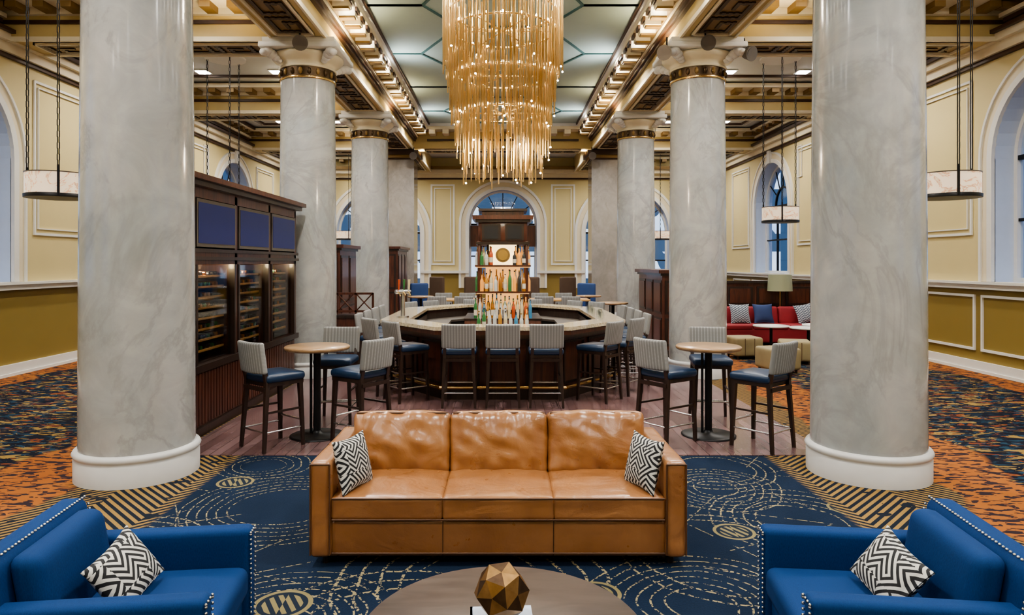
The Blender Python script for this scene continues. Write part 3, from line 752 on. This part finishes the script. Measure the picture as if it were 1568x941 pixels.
b.cyl((0,cy-.42,2.08),(0,cy-.39,2.08),.125,.125,'gold_paint',32); b.cyl((0,cy-.43,2.08),(0,cy-.42,2.08),.09,.09,'brass',32); b.box(-.015,.015,cy-.39,cy-.2,2.07,2.09,'brass')
tw=b.obj('bar_shelf_tower')
b=MB()
for (z_,hs) in ((1.01,.36),(1.46,.34),(1.91,.30)):
    for k in range(10):
        t=-.36+.08*k
        for (x_,y_) in ((t,cy-.445),(t,cy+.445),(-.445,cy+t),(.445,cy+t)):
            if z_>1.8 and abs(x_)<.13 and y_<cy: continue
            if z_<1.1: continue
            bottle(b,x_,y_,z_,hs*(.8+.3*random.random()),.032,random.choice([0,0,3,3,4,6,7,2,1]))
    for k in range(7):
        t=-.33+.11*k
        if z_>1.1 and not(z_>1.8 and abs(t)<.18): bottle(b,t,cy-.345,z_,hs*1.1,.03,random.choice([0,3,3,7,2]))
for r_ in range(3):
    for k in range(14):
        t=-.46+.071*k; bottle(b,t,cy-.60+r_*.075,1.01,.30*(.85+.35*random.random())+r_*.03,.03,random.choice([1,2,3,5,0,7,6,2]))
        if r_<2: bottle(b,t,cy+.60-r_*.1,1.01,.28,.03)
b.obj('liquor_bottles',parent=tw)
b=MB(); b.box(-.42,.42,10.45,10.72,.842,.90,'steel')
for r_ in range(2):
    for k in range(10): bottle(b,-.37+.082*k,10.52+.12*r_,.90,.32*(.8+.35*random.random()),.03,random.choice([1,2,2,5,0,7,3,2]))
b.obj('bottle_rack')
b=MB(); b.cyl((0,0,0),(0,0,.03),.10,.10,'steel',20); b.cyl((0,0,.03),(0,0,.42),.035,.035,'steel',16); b.cyl((-.13,0,.42),(.13,0,.42),.035,.035,'steel',16)
for k,cc in zip((-.09,0,.09),('bottle6','bottle1','bottle7')): b.cyl((k,-.03,.42),(k,-.10,.36),.012,.012,'brass',8); b.cyl((k,-.04,.45),(k,-.05,.62),.012,.022,cc,8)
b.obj('beer_tap',(-1.62,11.1,1.062),.6)
b=MB()
for k in range(14):
    x_=1.52+random.random()*.15;y_=11+k*.14
    b.lathe([(.028,0),(.035,.1)],x_,y_,'clear_glass',10)
b.obj('drinking_glasses',(0,0,1.062))

# ------------------------------------------------------------ TV / wine cabinet
b=MB(); x0,x1=-3.98,-3.42
b.box(x0,x1,7.0,11.25,.0,.72,'mahogany'); b.box(x0,x1+.04,7.0,11.3,.0,.10,'wood_dark'); b.box(x0,x1+.05,7.0,11.32,.72,.80,'wood_dark')
y=7.05
while y<11.2: b.box(x1,x1+.015,y,y+.06,.12,.70,'mahogany'); y+=.08
b.box(x0,x0+.05,7.0,11.25,.8,2.8,'wood_dark')
bays=[(7.05,7.5),(7.56,8.70),(8.78,9.95),(10.03,11.18)]
for yy in (7.0,7.5,8.70,9.95,11.18): b.box(x0,x1+.02,yy,yy+.08,.8,2.78,'mahogany')
b.box(x0,x1+.02,7.0,11.26,1.93,2.10,'mahogany'); b.box(x0,x1+.06,7.0,11.3,1.98,2.02,'wood_dark'); b.box(x0,x1+.05,7.0,11.3,2.07,2.11,'wood_dark')
b.box(x0,x1+.02,7.0,11.26,2.68,2.80,'mahogany'); b.box(x0-.03,x1+.10,7.0,11.34,2.80,2.86,'wood_dark'); b.box(x0-.05,x1+.16,7.0,11.38,2.86,2.92,'mahogany')
for (a,c) in bays:
    b.box(x1-.03,x1+.03,a+.04,c+.01,2.13,2.67,'grey_metal'); b.box(x1+.03,x1+.034,a+.08,c-.03,2.17,2.63,'screen')
    for e in (a+.02,c-.03): b.box(x1-.05,x1+.03,e,e+.05,.80,1.93,'wood_dark')
    z=.88
    while z<1.88:
        b.box(x0+.05,x1-.12,a+.06,c,z,z+.02,'wood_light')
        b.box(x1-.14,x1-.12,a+.06,c,z,z+.045,'wood_light')
        q=a+.12
        while q<c-.05:
            b.cyl((x1-.42,q,z+.06),(x1-.15,q,z+.06),.036,.03,'bottle%d'%random.choice([4,1,4,0]),6); q+=.11
        z+=.125
    b.box(x1-.03,x1-.02,a+.05,c,.82,1.92,'cab_glass')
b.box(x0,x1,11.24,11.26,.8,2.7,'mahogany')
b.obj('wine_display_cabinet')
# ------------------------------------------------------------ back cabinets (solid panelled)
def cabinet(name,x0,x1,y0,y1,h):
    b=MB(); b.box(x0,x1,y0,y1,0.008,h,'mahogany'); b.box(x0-.03,x1+.03,y0-.03,y1+.03,.008,.14,'wood_dark')
    b.box(x0-.04,x1+.04,y0-.04,y1+.04,h,h+.05,'wood_dark'); b.box(x0-.09,x1+.09,y0-.09,y1+.09,h+.05,h+.12,'mahogany')
    nb=max(2,round((y1-y0)/.7))
    for zz0,zz1 in ((.22,h*.5-.04),(h*.5+.04,h-.1)):
        b.box(x0+.06,x1-.06,y0-.015,y0,zz0,zz1,'wood_dark'); b.box(x0+.11,x1-.11,y0-.025,y0,zz0+.05,zz1-.05,'mahogany')
        for k in range(nb):
            a0=y0+(y1-y0)*k/nb+.05; a1=y0+(y1-y0)*(k+1)/nb-.05
            for xs,dr in ((x0,-1),(x1,1)):
                b.box(*sorted((xs,xs+dr*.012)),a0,a1,zz0,zz1,'wood_dark'); b.box(*sorted((xs,xs+dr*.024)),a0+.05,a1-.05,zz0+.05,zz1-.05,'mahogany')
    b.obj(name)
cabinet('wood_cabinet',-3.65,-3.05,19.9,21.8,2.3); cabinet('wood_cabinet',-3.75,-3.3,13.9,15.4,2.2); cabinet('wood_cabinet',3.3,3.75,14.2,16.6,1.68)
b=MB()
b.box(-.35,.35,-.2,.2,0,.9,'mahogany'); b.box(-.38,.38,-.23,.23,.9,.95,'wood_dark')
for z_ in (.99,1.33): b.box(-.36,.36,-.02,.02,z_,z_+.04,'mahogany')
for x_ in (-.36,0,.33): b.box(x_,x_+.04,-.02,.02,.95,1.36,'mahogany')
for a in (-.33,.03): b.cyl((a,0,1.02),(a+.3,0,1.34),.014,.014,'mahogany',6); b.cyl((a+.3,0,1.02),(a,0,1.34),.014,.014,'mahogany',6)
b.obj('host_stand',(-2.85,13.2,.008))
# ------------------------------------------------------------ right lounge
b=MB(); b.box(4.7,8.44,17.0,17.12,0,1.44,'mahogany'); b.box(4.66,8.44,16.96,17.16,1.44,1.5,'wood_dark')
x_=4.85
while x_<8.2: b.box(x_,x_+.62,16.97,17.0,.9,1.36,'wood_dark'); b.box(x_+.05,x_+.57,16.96,16.98,.95,1.31,'mahogany'); x_+=.72
b.obj('wood_partition')
b=MB(); b.rbox(6.6,16.2,.27,3.3,.8,.34,.04,'fabric_red',10)
for k in range(4): b.rbox(5.36+k*.825,16.12,.46,.81,.68,.12,.04,'fabric_red',8); b.rbox(5.36+k*.825,16.48,.68,.81,.18,.44,.06,'fabric_red',8,R=Matrix.Rotation(-.12,3,'X'))
b.rbox(8.02,15.2,.27,.75,2.0,.34,.04,'fabric_red',8); b.rbox(8.02,15.2,.46,.7,1.9,.12,.04,'fabric_red',8); b.rbox(8.3,15.2,.66,.18,1.95,.46,.05,'fabric_red',8)
b.rbox(4.95,16.2,.4,.12,.8,.6,.04,'fabric_red',8)
for x_ in (5.05,6.6,8.2):
    for y_ in (15.9,16.5): b.cyl((x_,y_,0),(x_,y_,.12),.025,.03,'wood_dark',8)
b.obj('banquette_sofa')
gme=pmesh(.46,.46,.16,'pillow_grey'); nme=pmesh(.46,.46,.16,'fabric_navy')
pil(gme,5.6,16.2,.75,20,0); pil(nme,6.15,16.2,.75,20,0); pil(gme,7.15,16.2,.75,20,0,10)
b=MB(); b.cyl((0,0,0),(0,0,.03),.15,.15,'brass',20); b.cyl((0,0,.03),(0,0,1.5),.015,.015,'brass',10)
b.lathe([(.29,1.26),(.27,1.66)],0,0,'shade',32) ; b.obj('floor_lamp',(6.78,16.78,0))
def ott(x,y,r=0):
    b=MB(); b.rbox(0,0,.25,.58,.58,.38,.05,'fabric_tan',8); 
    for e in (-.1,.1): b.tube([(e,-.29,.08),(e,-.29,.42)],.006,'seam',6)
    for sx in (-1,1):
        for sy in (-1,1): b.cyl((sx*.22,sy*.22,0),(sx*.22,sy*.22,.08),.02,.025,'wood_dark',8)
    b.obj('ottoman',(x,y,0),r)
ott(4.93,12.3,.2); ott(4.95,14.1,.1); ott(5.7,13.4,-.3)
b=MB(); b.lathe([(.001,.58),(.36,.58),(.37,.59),(.37,.61),(.001,.61)],0,0,'trim_white',32); b.cyl((0,0,.02),(0,0,.58),.03,.03,'black_metal',12); b.lathe([(.22,0),(.22,.015),(.04,.03)],0,0,'black_metal',24)
sm=b.obj('side_table',(5.75,14.7,0)).data; place(sm,'side_table',(6.35,14.25,0)); place(sm,'side_table',(6.9,14.9,0))
# ------------------------------------------------------------ far seating
def lounge(x,y,r,mat,h=1.05):
    b=MB(); b.rbox(0,0,.33,.62,.6,.26,.05,mat,8); b.rbox(0,.26,.33+h/2-.06,.62,.13,h-.25,.05,mat,8)
    for sx in (-1,1):
        b.rbox(sx*.3,0,.5,.08,.55,.3,.03,mat,6)
        for sy in (-1,1): b.cyl((sx*.25,sy*.24,0),(sx*.25,sy*.24,.22),.018,.025,'wood_dark',8)
    b.obj('wing_chair',(x,y,.008),r)
for (x_,y_,r_) in ((-2.5,21.5,.6),(2.5,21.5,-.6)): lounge(x_,y_,r_,'fabric_blue2',1.15)
for (x_,y_,r_) in ((-2.2,24.5,2.6),(-1.2,24.7,-2.7),(1.1,24.2,2.7),(2.2,24.4,-2.8)): lounge(x_,y_,r_,'fabric_brown',1.3)
b=MB(); b.bbox(-.75,.75,-.4,.4,.97,1.02,'wood_light',.008); 
for sx in (-.45,.45): b.cyl((sx,0,.03),(sx,0,.97),.04,.04,'black_metal',12); b.box(sx-.06,sx+.06,-.3,.3,0,.03,'black_metal')
fm=b.obj('communal_table',(-1.15,17.6,.008)).data; place(fm,'communal_table',(1.45,17.6,.008))
for tx in (-1.15,1.45):
    for dx in (-.45,.2):
        place(SB,'bar_stool',(tx+dx,16.9,.008),0); place(SB,'bar_stool',(tx+dx,18.3,.008),pi)
for tx,ty in ((-2.3,19.2),(2.45,19.6),(2.6,16.2)): place(HT,'high_top_table',(tx,ty,.008))

# ------------------------------------------------------------ ceiling speakers
def spk(x,y,z,r,s=1.0):
    b=MB(); b.cyl((0,0,0),(0,-.14*s,-.04*s),.085*s,.125*s,'grey_metal',20); b.cyl((0,.0,0),(0,.03,HB-z),.015,.015,'black_metal',8)
    b.cyl((0,-.141*s,-.0403*s),(0,-.145*s,-.042*s),.105*s,.105*s,'grey_metal',20)
    b.obj('ceiling_speaker',(x,y,z),r)
for (x_,y_,r_) in ((-3.3,11.15,.3),(2.72,11.4,-.5),(3.3,11.15,0),(4.05,11.45,.5),(-2.9,22.3,0),(2.9,22.3,0)): spk(x_,y_,5.44 if abs(x_)!=3.3 else 5.52,r_)

# ------------------------------------------------------------ exterior
b=MB(); b.box(-30,30,40,41,-.1,14,'facade'); b.obj('building_facade')
for sd in (-1,1):
    b=MB(); b.box(*sorted((sd*20,sd*21)),-10,38,-.1,14,'facade'); b.obj('building_facade')
b=MB(); b.box(-30,30,-12,45,-.3,-.12,'asphalt'); b.obj('ground_street')
for k,x_ in enumerate((-2.2,-.3,1.7)):
    b=MB(); b.cyl((0,0,0),(0,0,4.3),.07,.05,'black_metal',10); b.sphere((0,0,4.5),.22,'sign_white',12,8); b.lathe([(.2,0),(.12,.3)],0,0,'black_metal',12)
    b.obj('street_lamp',(x_,33+k*1.5,-.12))
for (x_,y_,z_) in ((-6.4,39.8,2.6),(5.9,39.8,2.7)):
    b=MB(); b.box(-.6,.6,-.08,.2,-.22,.22,'black_metal'); b.box(-.55,.55,-.10,-.08,-.17,.17,'sign_red'); b.obj('shop_sign',(x_,y_,z_))

# ------------------------------------------------------------ lights
def light(kind,name,loc,power,col=(1,.965,.92),size=.1,rot=(0,0,0),spot=None):
    l=bpy.data.lights.new(name,kind); l.energy=power; l.color=col
    if kind in('POINT','SPOT'): l.shadow_soft_size=size
    if kind=='SPOT': l.spot_size=math.radians(spot or 130); l.spot_blend=.9
    o=bpy.data.objects.new(name,l); COL.objects.link(o); o.location=loc; o.rotation_euler=rot; return o
light('POINT','chandelier_bulb_light',(0,9.2,5.7),150,(1,.88,.70),.15)
light('POINT','chandelier_bulb_light',(0,9.2,3.5),75,(1,.86,.66),.15)
for yc in (-1.5,Z1-BAY/2,Z1+BAY/2,Z1+1.5*BAY,Z1+2.5*BAY,25.9):  # rows behind and above the camera are unseen, added as fill
    for sd in (-1,1):
        light('SPOT','nave_downlight',(sd*2.3,yc,6.30),600,(1,.97,.93),.12,(0,0,0),150)
        light('SPOT','aisle_downlight',(sd*5.2,yc+1.1,6.25),345,(1,.94,.85),.10,(0,0,0),155)
        light('SPOT','aisle_downlight',(sd*6.9,yc-1.1,6.25),345,(1,.94,.85),.10,(0,0,0),155)
        if yc<23:
            light('SPOT','ceiling_fill',(sd*2.25,yc,5.9),40,(.95,.97,1),.06,(pi,-sd*.6,0),160)  # added fill lamp without a fixture, brightens the grey nave ceiling
for yy in [ZC[0]-BAY]+ZC+[ZP]:
    for sd in (-1,1):
        light('SPOT','capital_uplight',(sd*2.72,yy,5.66),90,(1,.80,.48),.06,(pi,sd*.2,0),165)
        light('SPOT','capital_uplight',(sd*4.4,yy+1.2,5.5),60,(1,.80,.48),.06,(pi,0,0),160)
        light('SPOT','capital_uplight',(sd*4.4,yy-1.2,5.5),60,(1,.80,.48),.06,(pi,0,0),160)
light('POINT','lamp_bulb',(6.78,16.78,1.45),45,(1,.7,.35),.06)
for yy in (7.6,8.2,9.3,10.6): light('POINT','cabinet_light',(-3.62,yy,1.9),8,(1,.75,.45),.03)
w=bpy.data.worlds.new('World'); S.world=w; w.use_nodes=True
w.node_tree.nodes['Background'].inputs[0].default_value=(.10,.2,.5,1); w.node_tree.nodes['Background'].inputs[1].default_value=1.6
# ------------------------------------------------------------ camera
cam=bpy.data.cameras.new('camera'); co=bpy.data.objects.new('camera',cam); COL.objects.link(co)
co.location=(0,0,1.95); co.rotation_euler=(pi/2,0,0); cam.sensor_width=36; cam.lens=36*1050/1568
cam.shift_x=14/1568; cam.shift_y=-68.5/1568; cam.clip_start=.05; cam.clip_end=200
S.camera=co
